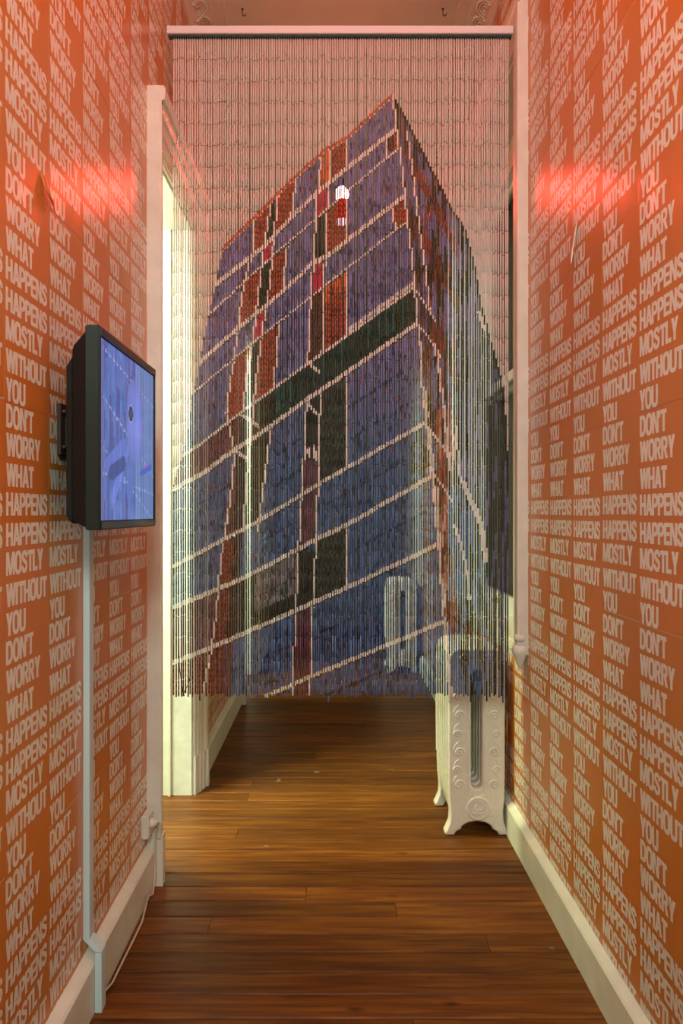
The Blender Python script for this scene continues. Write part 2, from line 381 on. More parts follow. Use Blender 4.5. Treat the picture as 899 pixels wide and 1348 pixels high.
# ------------------------------------------------------------------ posters of lettering
def glyph(ch):
    """returns (advance, list of primitives); primitive = quad strip as list of (left point, right point)"""
    W = .19; q = []
    def bar(x0, x1, y0, y1): q.append([((x0, y0), (x1, y0)), ((x0, y1), (x1, y1))])
    def leg(b0, b1, yb, t0, t1, yt): q.append([((b0, yb), (b1, yb)), ((t0, yt), (t1, yt))])
    def arc(cx, cy, rx, ry, w, a0, a1, n=8):
        s = []
        for k in range(n+1):
            a = a0+(a1-a0)*k/n; c, d = math.cos(a), math.sin(a)
            cc = math.copysign(abs(c)**.72, c); dd = math.copysign(abs(d)**.72, d)
            s.append(((cx+rx*cc, cy+ry*dd), (cx+(rx-w)*cc, cy+(ry-w*.86)*dd)))
        q.append(s)
    if ch == 'I': bar(0, W+.01, 0, 1); return .27, q
    if ch == 'H': bar(0, W, 0, 1); bar(.45, .45+W, 0, 1); bar(W, .45, .40, .60); return .71, q
    if ch == 'T': bar(0, .58, .80, 1); bar(.195, .385, 0, .83); return .61, q
    if ch == 'L': bar(0, W, 0, 1); bar(W, .52, 0, .20); return .56, q
    if ch == 'E': bar(0, W, 0, 1); bar(W, .55, 0, .19); bar(W, .55, .81, 1); bar(W, .51, .41, .59); return .61, q
    if ch == 'N': bar(0, .17, 0, 1); bar(.47, .64, 0, 1); leg(.42, .50, .0, .14, .20, 1) ; leg(.46, .47, .0, .17, .36, 1) if False else None; leg(.44, .60, 0, .04, .22, 1); return .71, q
    if ch == 'M': bar(0, .17, 0, 1); bar(.65, .82, 0, 1); leg(.33, .49, 0, .02, .23, 1); leg(.33, .49, 0, .59, .80, 1); return .89, q
    if ch == 'W': leg(.17, .36, 0, 0, .20, 1); leg(.18, .35, 0, .38, .56, 1); leg(.60, .77, 0, .39, .57, 1); leg(.59, .78, 0, .75, .95, 1); return .99, q
    if ch == 'A': leg(0, .19, 0, .23, .42, 1); leg(.47, .67, 0, .25, .44, 1); bar(.16, .52, .19, .37); return .69, q
    if ch == 'Y': leg(.21, .43, .40, 0, .21, 1); leg(.215, .42, .40, .43, .64, 1); bar(.225, .415, 0, .40); return .66, q
    if ch == 'O': arc(.335, .5, .335, .515, W, 0, 2*PI, 18); return .73, q
    if ch == 'U': arc(.32, .34, .32, .355, W, PI, 2*PI, 9); bar(0, W, .34, 1); bar(.64-W, .64, .34, 1); return .71, q
    if ch == 'D': bar(0, W, 0, 1); arc(.20, .5, .44, .5, W, -PI/2, PI/2, 9); return .70, q
    if ch == 'P': bar(0, W, 0, 1); arc(.22, .685, .38, .315, .185, -PI/2, PI/2, 8); return .65, q
    if ch == 'R': bar(0, W, 0, 1); arc(.22, .70, .38, .30, .18, -PI/2, PI/2, 8); leg(.43, .63, 0, .26, .45, .43); return .69, q
    if ch == "'": leg(.02, .12, .66, 0, .17, 1); return .21, q
    if ch == 'S':
        pts = [(.52, .69), (.50, .82), (.42, .90), (.29, .92), (.17, .88), (.10, .78), (.12, .66), (.22, .575), (.38, .49), (.49, .40), (.515, .26), (.44, .13), (.30, .08), (.16, .11), (.09, .20), (.07, .32)]
        s = []
        for i, p in enumerate(pts):
            a = pts[max(i-1, 0)]; b = pts[min(i+1, len(pts)-1)]
            dx, dy = b[0]-a[0], b[1]-a[1]; l = math.hypot(dx, dy); nx, ny = -dy/l, dx/l
            s.append(((p[0]+nx*.092, p[1]+ny*.088), (p[0]-nx*.092, p[1]-ny*.088)))
        q.append(s); return .66, q
    return .3, q
LINES = [("DON'T", .021), ('WORRY', .142), ('WHAT', .270), ('HAPPENS', .393), ('HAPPENS', .523), ('MOSTLY', .646), ('WITHOUT', .779), ('YOU', .902)]
def poster_mb(pw, ph):
    mb = MB(); mb.raw = True; e = .0004
    mb.box(0, pw, -ph, 0, 0, e, 0)
    cap = .098*ph; n = 0
    for txt, t in LINES:
        x = .005+cap*.02; base = -((t-.002)*ph)-cap
        for ch in txt:
            adv, prims = glyph(ch)
            for st in prims:
                n += 1; z = e+.00012+.00002*(n % 5); v = []
                for (a, b) in st:
                    l_ = math.hypot(b[0]-a[0], b[1]-a[1]) or 1
                    if l_ < .35: dx_, dy_ = (b[0]-a[0])/l_*.02, (b[1]-a[1])/l_*.02; a = (a[0]-dx_, a[1]-dy_); b = (b[0]+dx_, b[1]+dy_)
                    v.append((x+a[0]*cap, base+a[1]*cap, z)); v.append((x+b[0]*cap, base+b[1]*cap, z))
                fs = []
                for k in range(len(st)-1):
                    ids = [2*k, 2*k+1, 2*k+3, 2*k+2]
                    p = [v[i] for i in ids]
                    ar = sum(p[i][0]*p[(i+1) % 4][1]-p[(i+1) % 4][0]*p[i][1] for i in range(4))
                    fs.append(ids if ar > 0 else ids[::-1])
                mb.add(v, fs, 1)
            x += adv*cap*.955
    return mb
def place(wall, pw, ph, y_edge, z_edge, sgn, free, ylim):
    src = poster_mb(pw, ph).mesh('poster', [M['orange'], M['letter']])
    r = random.Random(11)
    k = int((ylim[0]-y_edge)/pw)-2
    while y_edge+k*pw < ylim[1]+pw:
        ye = y_edge+k*pw
        lo, hi = (ye, ye+pw) if sgn > 0 else (ye-pw, ye)
        for n in range(-4, 6):
            zt = z_edge+n*ph; zb = zt-ph
            off = .0002+.0006*((k+n) % 2)+r.uniform(0, .0002)
            jit = r.uniform(-.0022, .0022); jz = r.uniform(-.003, .003); rot = r.uniform(-.0035, .0035)
            for (fy0, fy1, fz0, fz1) in free:
                a, b, c, d = max(lo, fy0), min(hi, fy1), max(zb, fz0), min(zt, fz1)
                if b-a < .012 or d-c < .012: continue
                full = a == lo and b == hi and c == zb and d == zt
                if full: me = src
                else:
                    bm = bmesh.new(); bm.from_mesh(src)
                    if sgn > 0: u0, u1 = a-lo, b-lo
                    else: u0, u1 = hi-b, hi-a
                    rag = r.uniform(-.006, .006) if c == fz0 and fz0 < .3 else 0
                    for co, no in (((u0, 0, 0), (-1, 0, 0)), ((u1, 0, 0), (1, 0, 0)), ((0, c-zt+rag, 0), (0, -1, 0)), ((0, d-zt, 0), (0, 1, 0))):
                        bmesh.ops.bisect_plane(bm, geom=bm.verts[:]+bm.edges[:]+bm.faces[:], plane_co=co, plane_no=no, clear_outer=True)
                    me = bpy.data.meshes.new('poster'); bm.to_mesh(me); bm.free()
                    me.materials.append(M['orange']); me.materials.append(M['letter']); jit = jz = rot = 0
                o = bpy.data.objects.new('poster', me); C.objects.link(o); o.parent = wall
                if sgn > 0: R = Matrix(((0, 0, 1), (1, 0, 0), (0, 1, 0)))
                else: R = Matrix(((0, 0, -1), (-1, 0, 0), (0, 1, 0)))
                R = R @ Matrix.Rotation(rot, 3, 'Z')
                x = XL+off if sgn > 0 else XR-off
                o.matrix_world = Matrix.Translation((x, (lo if sgn > 0 else hi)+jit, zt+jz)) @ R.to_4x4()
        k += 1
place(wall_left, .24, .51, 1.5506, 1.503+.27*.51, 1,
      [(.5, 2.734, .158, 3.757), (2.734, 3.758, 2.998, 3.757), (3.758, 5.302, .158, 3.757), (5.302, 6.43, 2.998, 3.757)], (.5, 6.43))
place(wall_right, .2557, .533, 1.851, 1.508+.27*.533, -1,
      [(.5, 2.91, .146, 3.757), (2.91, 4.71, .146, .776), (2.91, 4.71, 3.51, 3.757), (4.71, 6.5, .146, 3.757)], (.5, 6.5))

# torn corners of the posters
def torn(name, pts, label):
    # pts: list of (outer, inner) strip points curling off the wall
    mb = MB(); v = []
    for a, b in pts: v += [a, b]
    mb.add(v, [(2*i, 2*i+1, 2*i+3, 2*i+2) for i in range(len(pts)-1)], 0, True)
    v2 = [(p[0]-.0015, p[1], p[2]) for p in v]
    o = mb.obj(name, M['orange'])
    s = o.modifiers.new('thick', 'SOLIDIFY'); s.thickness = .0008
    tag(o, label, 'paper')
    return o
torn('torn_poster', [((XR-.002, 3.22, .50), (XR-.026, 3.17, .52)), ((XR-.003, 3.24, .44), (XR-.024, 3.17, .43)), ((XR-.004, 3.24, .36), (XR-.020, 3.18, .37)),
     ((XR-.004, 3.24, .30), (XR-.024, 3.17, .29)), ((XR-.006, 3.23, .235), (XR-.026, 3.18, .24)), ((XR-.02, 3.21, .19), (XR-.027, 3.18, .20))],
     'torn strip of orange poster curling off the wall behind the near radiator')
tp = torn('torn_poster', [((XR-.003, 2.34, 2.31), (XR-.004, 2.31, 2.32)), ((XR-.010, 2.335, 2.27), (XR-.012, 2.31, 2.27)), ((XR-.022, 2.325, 2.22), (XR-.02, 2.305, 2.225)), ((XR-.026, 2.31, 2.185), (XR-.024, 2.305, 2.19))],
     'small flap of poster peeling off the right wall beside the window architrave')
torn('torn_poster', [((XL+.003, 1.735, 2.205), (XL+.004, 1.745, 2.21)), ((XL+.010, 1.745, 2.175), (XL+.006, 1.775, 2.185)), ((XL+.024, 1.760, 2.150), (XL+.010, 1.800, 2.150)), ((XL+.012, 1.80, 2.135), (XL+.010, 1.805, 2.14))],
     'small torn flap lifting from the left poster wall above the television')
tp.data.materials.clear(); tp.data.materials.append(M['letter'])

# ------------------------------------------------------------------ television on its bracket
TV0, TV1 = 1.72, 1.72*1.3155
TH = .488; TX = -.552
zt = H+(VY-427)*TV0/F; zb = H-(698-VY)*TV0/F
tv = empty('television', (TX-.03, (TV0+TV1)/2, zb))
tag(tv, 'thick black flat television with a blue picture, hung on the left poster wall', 'television')
def loc(p): return (p[0]-tv.location.x, p[1]-tv.location.y, p[2]-tv.location.z)
def P_(mb): mb.v = [loc(p) for p in mb.v]; return mb
bz = .020
fr = MB()
x0, x1 = TX-.034, TX
fr.box(x0, x1, TV0, TV0+.014, zb, zt); fr.box(x0, x1, TV1-.014, TV1, zb, zt)
fr.box(x0, x1, TV0+.014, TV1-.014, zb, zb+.022); fr.box(x0, x1, TV0+.014, TV1-.014, zt-.024, zt)
P_(fr).obj('bezel', M['side'], tv, bevel=.0025)
gl = MB()
gl.box(TX, TX+.0015, TV0+.012, TV1-.006, zb+.003, zb+.020)
P_(gl).obj('gloss_strip', M['blackgloss'], tv)
gl = MB(); gl.box(TX, TX+.0015, TV0+.012, TV1-.006, zt-.022, zt-.003)
P_(gl).obj('gloss_strip', M['blackgloss'], tv)
bk = MB()
# back shell: near-side profile seen from the hall (chamfered towards the wall)
def shell(y0, y1, prof_x0, prof_x1, za, zb2, ch):
    v = [(prof_x1, y0, za), (prof_x1, y0, zb2), (prof_x0, y0+ch*.4, zb2-ch), (prof_x0, y0+ch*.4, za+ch*.5),
         (prof_x1, y1, za), (prof_x1, y1, zb2), (prof_x0, y1-ch*.4, zb2-ch), (prof_x0, y1-ch*.4, za+ch*.5)]
    bk.add(v, [(0,1,2,3),(4,7,6,5),(0,4,5,1),(1,5,6,2),(2,6,7,3),(3,7,4,0)], 0)
shell(TV0+.004, TV1-.004, TX-.072, TX-.032, zb+.004, zt-.010, .038)
P_(bk).obj('back_shell', M['black'], tv, bevel=.004)
bk = MB()
shell(TV0+.02, TV1-.03, TX-.092, TX-.068, zb+.012, zt-.062, .03)
P_(bk).obj('rear_housing', M['side'], tv, bevel=.006)
# screen with its picture
NU, NV = 96, 96
def h2(a, b): 
    t = math.sin(a*127.1+b*311.7)*43758.5453
    return t-math.floor(t)
def ell(u, v, cu, cv, ru, rv, rot=0):
    du, dv = u-cu, v-cv; c, s = math.cos(rot), math.sin(rot)
    return ((du*c+dv*s)/ru)**2+((-du*s+dv*c)/rv)**2
def seg(u, v, a, b):
    ax, ay = a; bx, by = b; t = max(0, min(1, ((u-ax)*(bx-ax)+(v-ay)*(by-ay))/((bx-ax)**2+(by-ay)**2)))
    return math.hypot(u-ax-t*(bx-ax), v-ay-t*(by-ay))
def pic(u, v):  # u along the wall away from us, v up
    st = int(u*34)
    n = h2(st, 3); n2 = h2(st, int(v*13+n*5))
    c = [.08+.03*n2, .145+.05*n2, .44+.10*n2]
    if h2(st, int(v*6+n*7)+50) > .72: c = [.08, .10, .34]
    if u > .60: 
        k = .9+.25*(st % 2); c = [.12*k, .20*k, .46*k]
    for (v0, sl) in ((.955, -.18), (.70, -.42), (.42, -.44), (.26, -.1)):
        l = v0+sl*u
        if abs(v-l-(.008*(st % 2))) < .008 and (st % 2): c = [.30, .38, .66]
    if u < .05: c = [.14, .14, .35]
    # pale figure
    e = ell(u, v, .60, .62, .17, .27, .05)
    if e < 1: k = 1-.25*e; c = [.15*k+.02, .20*k+.03, .70*k]
    if seg(u, v, (.56, .45), (.50, .16)) < .06 and e >= 1: c = [.10, .16, .50]
    if seg(u, v, (.44, .42), (.21, .13)) < .040: c = [.14, .21, .66]
    if seg(u, v, (.40, .45), (.12, .31)) < .045: c = [.12, .18, .58]
    if seg(u, v, (.38, .34), (.18, .27)) < .045: c = [.05, .08, .28]
    # small loudspeaker-like dark oval
    e = ell(u, v, .52, .66, .046, .060)
    if e < 1: c = [.30, .36, .80] if e > .72 else ([.02, .025, .06] if e > .22 else [.08, .10, .20])
    if ell(u, v, .81, .345, .035, .024) < 1: c = [.42, .10, .55]
    if seg(u, v, (.72, .30), (.95, .36)) < .02: c = [.06, .12, .50]
    k = .84+.28*h2(int(u*62), 9); return [x*k for x in c]
sv = []; sf = []; cols = []
ya, yb2 = TV0+.0145, TV1-.0145; za, zb3 = zb+.0225, zt-.0245
for j in range(NV+1):
    for i in range(NU+1):
        sv.append(loc((TX-.004, ya+(yb2-ya)*i/NU, za+(zb3-za)*j/NV)))
for j in range(NV):
    for i in range(NU):
        sf.append((j*(NU+1)+i, j*(NU+1)+i+1, (j+1)*(NU+1)+i+1, (j+1)*(NU+1)+i)); cols.append(pic((i+.5)/NU, (j+.5)/NV))
me = bpy.data.meshes.new('screen'); me.from_pydata(sv, [], sf); me.materials.append(M['screen'])
at = me.attributes.new('Col', 'FLOAT_COLOR', 'FACE'); at.data.foreach_set('color', [x for c in cols for x in (*c, 1)])
link('screen', me, tv)
br = MB(); br.box(XL+.001, XL+.012, 1.84, 2.04, 1.545, 1.675); br.box(XL+.012, TX-.088, 1.87, 1.885, 1.57, 1.65); br.box(XL+.012, TX-.088, 1.99, 2.005, 1.57, 1.65)
br.box(TX-.10, TX-.090, 1.86, 2.02, 1.55, 1.67)
for zz in (1.565, 1.655):
    for yy in (1.855, 2.025): br.lathe([(.006, 0), (.006, .006), (.003, .008)], (XL+.012, yy, zz), 'x', 8)
P_(br).obj('wall_bracket', M['iron'], tv, bevel=.001)
mb = MB(); mb.tube([loc(p) for p in ((XL+.07, 1.865, 1.66), (XL+.03, 1.85, 1.62), (XL+.05, 1.85, 1.56), (XL+.06, 1.88, 1.50))], .003, 6)
mb.obj('bracket_cable', M['black'], tv)

# ------------------------------------------------------------------ cable trunking below the television
tr = empty('cable_trunking', (XL+.06, 2.05, 0)); tag(tr, 'pale plastic cable trunking running down the left wall below the television', 'trunking')
def tl(mb): mb.v = [(p[0]-tr.location.x, p[1]-tr.location.y, p[2]) for p in mb.v]; return mb
tl(MB().box(XL+.001, XL+.019, 2.035, 2.072, .205, 1.40)).obj('upper_run', M['trunk'], tr, bevel=.001)
def slab(p, q):      # trunking elbow between two rectangles
    m_ = MB(); m_.add([(p[0], 2.034, p[2]), (p[1], 2.034, p[2]), (p[1], 2.073, p[2]), (p[0], 2.073, p[2]), (q[0], 2.034, q[2]), (q[1], 2.034, q[2]), (q[1], 2.073, q[2]), (q[0], 2.073, q[2])],
          [(0,1,2,3),(4,7,6,5),(0,4,5,1),(1,5,6,2),(2,6,7,3),(3,7,4,0)]); return m_
tl(slab((XL+.034, XL+.053, .172), (XL+.001, XL+.020, .207))).obj('elbow', M['trunk'], tr, bevel=.001)
tl(MB().box(XL+.034, XL+.053, 2.034, 2.073, .002, .17)).obj('lower_run', M['trunk'], tr, bevel=.001)
mb = MB(); mb.tube([(XL+.045, 2.08, .03), (XL+.048, 2.15, .012), (XL+.046, 2.24, .006), (XL+.052, 2.36, .014), (XL+.049, 2.48, .006), (XL+.044, 2.58, .04), (XL+.046, 2.64, .016), (XL+.041, 2.69, .06), (XL+.038, 2.71, .17), (XL+.04, 2.715, .23)], .0035, 6)
tag(mb.obj('cable', M['cable']), 'thin pale cable trailing along the left skirting to the doorway', 'cable')
jb = empty('socket_box', (XL+.02, 2.69, .21)); tag(jb, 'small painted-over socket box at the foot of the left door casing', 'socket')
b1 = MB().box(-.019, .008, -.045, .03, 0, .085).obj('box_body', M['white_gloss'], jb, bevel=.005)
mb = MB(); mb.lathe([(.018, 0), (.018, .012), (.012, .016), (.008, .022)], (.008, -.005, .045), 'x', 14); mb.obj('socket_cover', M['white_gloss'], jb)
mb = MB(); mb.tube([(.02, -.005, .045), (.032, .0, .05), (.036, .012, .035), (.034, .018, .005), (.03, .02, -.02)], .006, 8); mb.obj('plug_lead', M['white_gloss'], jb)

# ------------------------------------------------------------------ cast-iron radiators
def rad_outline(x0, x1, top, legs, foot=0):
    w_ = x1-x0; c = (x0+x1)/2; p = []
    # outside loop, clockwise from bottom left
    if legs:
        p += [(x0-.012, 0), (x0-.016, .012), (x0-.006, .03), (x0+.006, .06), (x0+.008, .10)]
    else:
        p += [(x0+.03, .075), (x0+.012, .095)]
    p += [(x0+.002, .16), (x0, .24), (x0, top-.07)]
    for k in range(7):
        a = PI-PI/2*k/6; p.append((x0+.055+.055*math.cos(a), top-.06+.055*math.sin(a)))
    p.append((c-.018, top-.008)); p.append((c, top)); p.append((c+.018, top-.008))
    for k in range(7):
        a = PI/2-PI/2*k/6; p.append((x1-.055+.055*math.cos(a), top-.06+.055*math.sin(a)))
    p += [(x1, .24), (x1-.002, .16)]
    if legs:
        p += [(x1-.008, .10), (x1-.006, .06), (x1+.004, .03), (x1+.012, .012), (x1+.008, 0), (x1-.028, 0), (x1-.034, .014)]
        for k in range(7):
            a = -PI*.04+PI*1.08*k/6
            p.append((c+.068*math.cos(a), .026+.034*max(0, math.sin(a))))
        p += [(x0+.034, .014), (x0+.028, 0)]
    else: p += [(x1-.012, .095), (x1-.03, .075)]
    return p
def rad_section(x0, x1, top, y0, t, legs):
    """cast section: outline with a long slot, rounded by stepping in near both faces"""
    out = rad_outline(x0, x1, top, legs); c = (x0+x1)/2
    sl0, sl1, zt_, zb_ = c-.024, c+.024, top-.10, .20
    bm = bmesh.new()
    slot = []
    for k in range(7): a = PI*k/6; slot.append((c+.024*math.cos(a), zt_-.024+.024*math.sin(a)))
    for k in range(7): a = PI+PI*k/6; slot.append((c+.024*math.cos(a), zb_+.024+.024*math.sin(a)))
    from mathutils.geometry import tessellate_polygon
    def offs(loop, d):
        n = len(loop); r = []
        ar = sum(loop[i][0]*loop[(i+1) % n][1]-loop[(i+1) % n][0]*loop[i][1] for i in range(n)); sg = 1 if ar > 0 else -1
        for i in range(n):
            a, b, cc = Vector(loop[i-1]), Vector(loop[i]), Vector(loop[(i+1) % n])
            e1 = (b-a).normalized(); e2 = (cc-b).normalized()
            n1 = Vector((-e1.y, e1.x))*sg; n2 = Vector((-e2.y, e2.x))*sg; m_ = (n1+n2)
            if m_.length < .2: m_ = n1
            m_.normalize(); k = d/max(.5, m_.dot(n1)); r.append((b.x+m_.x*k, b.y+m_.y*k))
        return r
    mb = MB()
    layers = [(0, .007), (.0035, .002), (.009, 0), (t-.009, 0), (t-.0035, .002), (t, .007)]
    for loop, sgn in ((out, 1), (slot, -1)):
        n = len(loop); v = []
        for (dy, d) in layers:
            v += [(p[0], y0+dy, p[1]) for p in offs(loop, d*sgn)]
        mb.add(v, [(i*n+k, i*n+(k+1) % n, (i+1)*n+(k+1) % n, (i+1)*n+k) for i in range(len(layers)-1) for k in range(n)], 0, True)
    for yy in (y0, y0+t):
        a = [Vector((p[0], p[1], 0)) for p in offs(out, .007)]; b = [Vector((p[0], p[1], 0)) for p in offs(slot, -.007)]
        tri = tessellate_polygon([a, b]); mb.add([(p.x, yy, p.y) for p in a+b], [tuple(q) for q in tri])
    return mb
def spiral(cx, cz, r, turns, s, y):
    return [(cx+s*r*(1-k/26)*math.cos(turns*2*PI*k/22), y, cz+r*(1-k/26)*math.sin(turns*2*PI*k/22)) for k in range(23)]
def radiator(loc_, label, grp, n=6):
    root = empty('radiator', loc_); tag(root, label, 'radiator', grp)
    x0, x1, top = -.1235, .1235, .815
    pitch = .0625; t = .056
    me_mid = rad_section(x0, x1, top, 0, t, False).mesh('section', M['rad'])
    me_end = rad_section(x0, x1, top, 0, t, True).mesh('section', M['rad'])
    for k in range(n):
        o = link('section', me_end if k in (0, n-1) else me_mid, root, (0, k*pitch, 0))
        if k:
            for zz in (.115, top-.055): MB().lathe([(.03, 0), (.03, pitch-t+.004)], (0, k*pitch-(pitch-t)-.002, zz), 'y', 14).obj('connector', M['rad'], root)
    # medallion on the end
    md = MB(); md.lathe([(.052, 0), (.052, -.008), (.048, -.012), (.041, -.009), (.037, -.008), (.034, -.011), (.030, -.008), (.001, -.009)], (.006, .004, .118), 'y', 28)
    mo = md.obj('medallion', M['rad'], root)
    sp = MB()
    sp.tube([(.0, -.006, .10), (-.010, -.008, .112), (-.012, -.008, .124), (-.002, -.008, .136)], .0035, 6)
    sp.tube([(.006, -.006, .098), (.010, -.008, .112), (.020, -.008, .112), (.024, -.008, .126)], .0035, 6)
    sp.tube([(-.016, -.006, .100), (.004, -.008, .094), (.022, -.006, .100)], .003, 6)
    sp.obj('leaf_relief', M['rad'], mo)
    sc = MB()
    for s in (-1, 1):
        for k, zz in enumerate((.22, .285, .36, .44, .52, .60, .675)):
            r = .017 if k % 2 else .022
            sc.tube(spiral(s*(.084 if k % 2 else .076), zz, r, 1.35, s*(1 if k % 2 else -1), -.001), .0045, 6)
            sc.tube([(s*.10, .001, zz+.012), (s*.093, .0, zz+.032), (s*.078, .001, zz+.045)], .004, 5)
        sc.tube(spiral(s*.05, top-.055, .026, 1.4, s, -.001), .005, 6)
        sc.tube([(s*.035, .002, .175), (s*.036, -.001, .3), (s*.036, -.001, .6), (s*.035, .002, .71)], .003, 5)
    sc.tube([(-.035, .001, .175), (0, -.001, .165), (.035, .001, .175)], .003, 5)
    sc.obj('scroll_relief', M['rad'], root)
    # scrolls cast on the hall-side edge of each section
    es = MB()
    for k in range(n):
        yy = k*pitch+t/2
        es.tube([(x0-.001, yy, .26), (x0-.003, yy, .5), (x0-.001, yy, .72)], .005, 6)
    es.obj('edge_bead', M['rad'], root)
    return root
radiator((.620, 3.155, 0), 'white cast-iron radiator with scrollwork below the window, nearer of the two', 'white cast-iron radiators along the right wall')
r2 = radiator((.598, 6.32, 0), 'white cast-iron radiator far down the hall seen through the bead curtain', 'white cast-iron radiators along the right wall')
mb = MB(); mb.tube([(.70, 3.60, 0), (.70, 3.60, .11), (.69, 3.585, .115), (.62, 3.56, .115)], .011, 10)
mb.lathe([(.022, 0), (.022, .004), (.012, .006)], (.70, 3.60, 0), n=12)
tag(mb.obj('heating_pipe', M['rad']), 'white pipe rising from the floor behind the near radiator', 'pipe')

# ------------------------------------------------------------------ red lamp
lamp = empty('pendant_lamp', (BX, BY, BZ)); tag(lamp, 'bare glowing red bulb hanging from the ceiling behind the bead curtain', 'lamp')
m = mat('glowing_bulb', (1, .3, .2), .3, emis=(1.0, .55, .42), estr=16); M['bulb'] = m
mb = MB(); mb.lathe([(.012, .052), (.024, .038), (.038, .023), (.045, 0), (.041, -.019), (.029, -.034), (.010, -.044)], (0, 0, 0), n=20); mb.obj('bulb', M['bulb'], lamp)
mb = MB(); mb.lathe([(.010, .10), (.020, .095), (.022, .05), (.018, .046)], (0, 0, 0), n=16); mb.obj('socket', M['black'], lamp)
mb = MB(); mb.tube([(0, 0, .10), (0, 0, ZC-BZ-.02)], .003, 6); mb.obj('cord', M['black'], lamp)
mb = MB(); mb.lathe([(.045, ZC-BZ), (.045, ZC-BZ-.012), (.02, ZC-BZ-.03), (.005, ZC-BZ-.032)], (0, 0, 0), n=20); mb.obj('ceiling_rose', M['plaster'], lamp)
M['redglass'] = mat('red_sleeve', (.75, .02, .02), .25)
mb = MB(); mb.lathe([(.030, -.036), (.031, -.05), (.031, -.16)], (0, 0, 0), n=20); mb.obj('sleeve', M['redglass'], lamp)
M['lilac'] = mat('pale_rim', (.85, .85, 1), .3, emis=(.75, .75, 1), estr=1.0)
mb = MB(); mb.lathe([(.030, -.16), (.032, -.162), (.032, -.185), (.026, -.19)], (0, 0, 0), n=20); mb.obj('rim', M['lilac'], lamp)

# ------------------------------------------------------------------ the bead curtain
CY = 3.0; CS = F/CY      # design units: 320 to the metre on the curtain plane
def cx_(px): return (px-VX)/CS
def cz_(py): return H+(VY-py)/CS
cur = empty('bead_curtain', (0, CY, cz_(48)))
tag(cur, 'bead curtain across the hall painted with a tall modern glass and brick corner building', 'curtain')
def lerp(tab, t):
    if t <= tab[0][0]:
        a, b = tab[0], tab[1]
    elif t >= tab[-1][0]: a, b = tab[-2], tab[-1]
    else:
        for i in range(len(tab)-1):
            if tab[i][0] <= t <= tab[i+1][0]: a, b = tab[i], tab[i+1]; break
    return a[1]+(b[1]-a[1])*(t-a[0])/(b[0]-a[0])
def X(pts): return sorted(pts)                       # x -> y tables
def Yt(pts): return sorted((p[1], p[0]) for p in pts)  # y -> x tables
ROOF = X([(517, 122), (458, 178), (430, 194), (401, 219), (364, 254), (333, 286), (296, 322), (285, 335)])
LN = [X(p) for p in [
    [(522, 170), (457, 221), (417, 254), (380, 290), (345, 327), (286, 373)],
    [(522, 198), (464, 246), (415, 289), (369, 328), (325, 368), (281, 409)],
    [(530, 260), (459, 315), (430, 338), (411, 347), (375, 381), (336, 414), (309, 436), (262, 478)],
    [(534, 293), (430, 374), (408, 392), (349, 438), (312, 469), (256, 516)],
    [(546, 378), (459, 440), (422, 467), (389, 490), (333, 532), (316, 544), (265, 584), (230, 608)],
    [(549, 426), (422, 514), (402, 527), (333, 578), (307, 593), (273, 619), (228, 645)],
    [(547, 564), (430, 631), (394, 653), (333, 690), (308, 703), (232, 744)],
    [(560, 632), (456, 691), (418, 709), (334, 754), (309, 766), (228, 800)],
    [(577, 717), (457, 773), (415, 792), (336, 827), (300, 843), (228, 873)],
    [(590, 816), (480, 861), (419, 886), (364, 910), (340, 921)]]]
LT = [3.6, 1.7, 3.4, 1.7, 2.2, 3.4, 3.0, 3.2, 3.2, 3.0]
CORN = Yt([(517, 124), (522, 170), (528, 215), (535, 280), (541, 330), (546, 380), (549, 426), (552, 440), (556, 510), (566, 600), (573, 680), (578, 730), (582, 790), (590, 900)])
V1 = Yt([(457, 170), (457, 930)])
V2 = Yt([(436, 195), (433, 245), (428, 300), (426, 430), (422, 500), (420, 600), (417, 680), (414, 760), (411, 815), (408, 918)])
V3 = Yt([(423, 205), (418, 255), (413, 340), (408, 420), (405, 478), (402, 560), (397, 650), (393, 720), (390, 790), (385, 900)])
V4 = Yt([(389, 239), (383, 290), (376, 340), (372, 385), (366, 440), (361, 505), (353, 590), (345, 655), (341, 690), (337, 760), (330, 900)])
V5 = Yt([(365, 268), (360, 320), (355, 370), (351, 402), (347, 425), (341, 470), (337, 500), (333, 540), (326, 620), (320, 700), (312, 800), (304, 900)])
V6 = Yt([(354, 281), (348, 322), (342, 372), (337, 412), (333, 450), (326, 490), (321, 530), (312, 600), (309, 660), (306, 740), (300, 811), (295, 860), (290, 910)])
V7 = Yt([(334, 290), (333, 330), (321, 375), (315, 415), (309, 470), (303, 500), (298, 545), (308, 592), (307, 625), (301, 670), (291, 735), (284, 810), (277, 860), (270, 900)])
RE = Yt([(517, 124), (537, 161), (546, 179), (560, 206), (582, 250), (597, 278), (612, 300), (619, 325), (624, 345), (630, 380), (634, 405), (640, 424), (647, 453), (655, 480), (661, 502), (664, 530), (667, 580), (672, 650), (690, 900)])
LE = Yt([(296, 318), (290, 345), (285, 370), (277, 410), (270, 440), (262, 490), (254, 520), (246, 580), (235, 620), (226, 650), (180, 900)])
SKY = (.66, .60, .57); LT1 = (.88, .80, .76); LT2 = (.84, .82, .78)
WIN = (.175, .175, .38); WINL = (.085, .155, .35)
BRK = (.42, .075, .04); ORG = (.62, .15, .06); CRIM = (.52, .035, .10); DRK = (.022, .022, .020); GRN = (.016, .034, .027)
PLUM = (.12, .05, .085); BRN = (.13, .045, .03); GRD = (.030, .042, .034); RED2 = (.25, .055, .05); GREY = (.20, .20, .24)
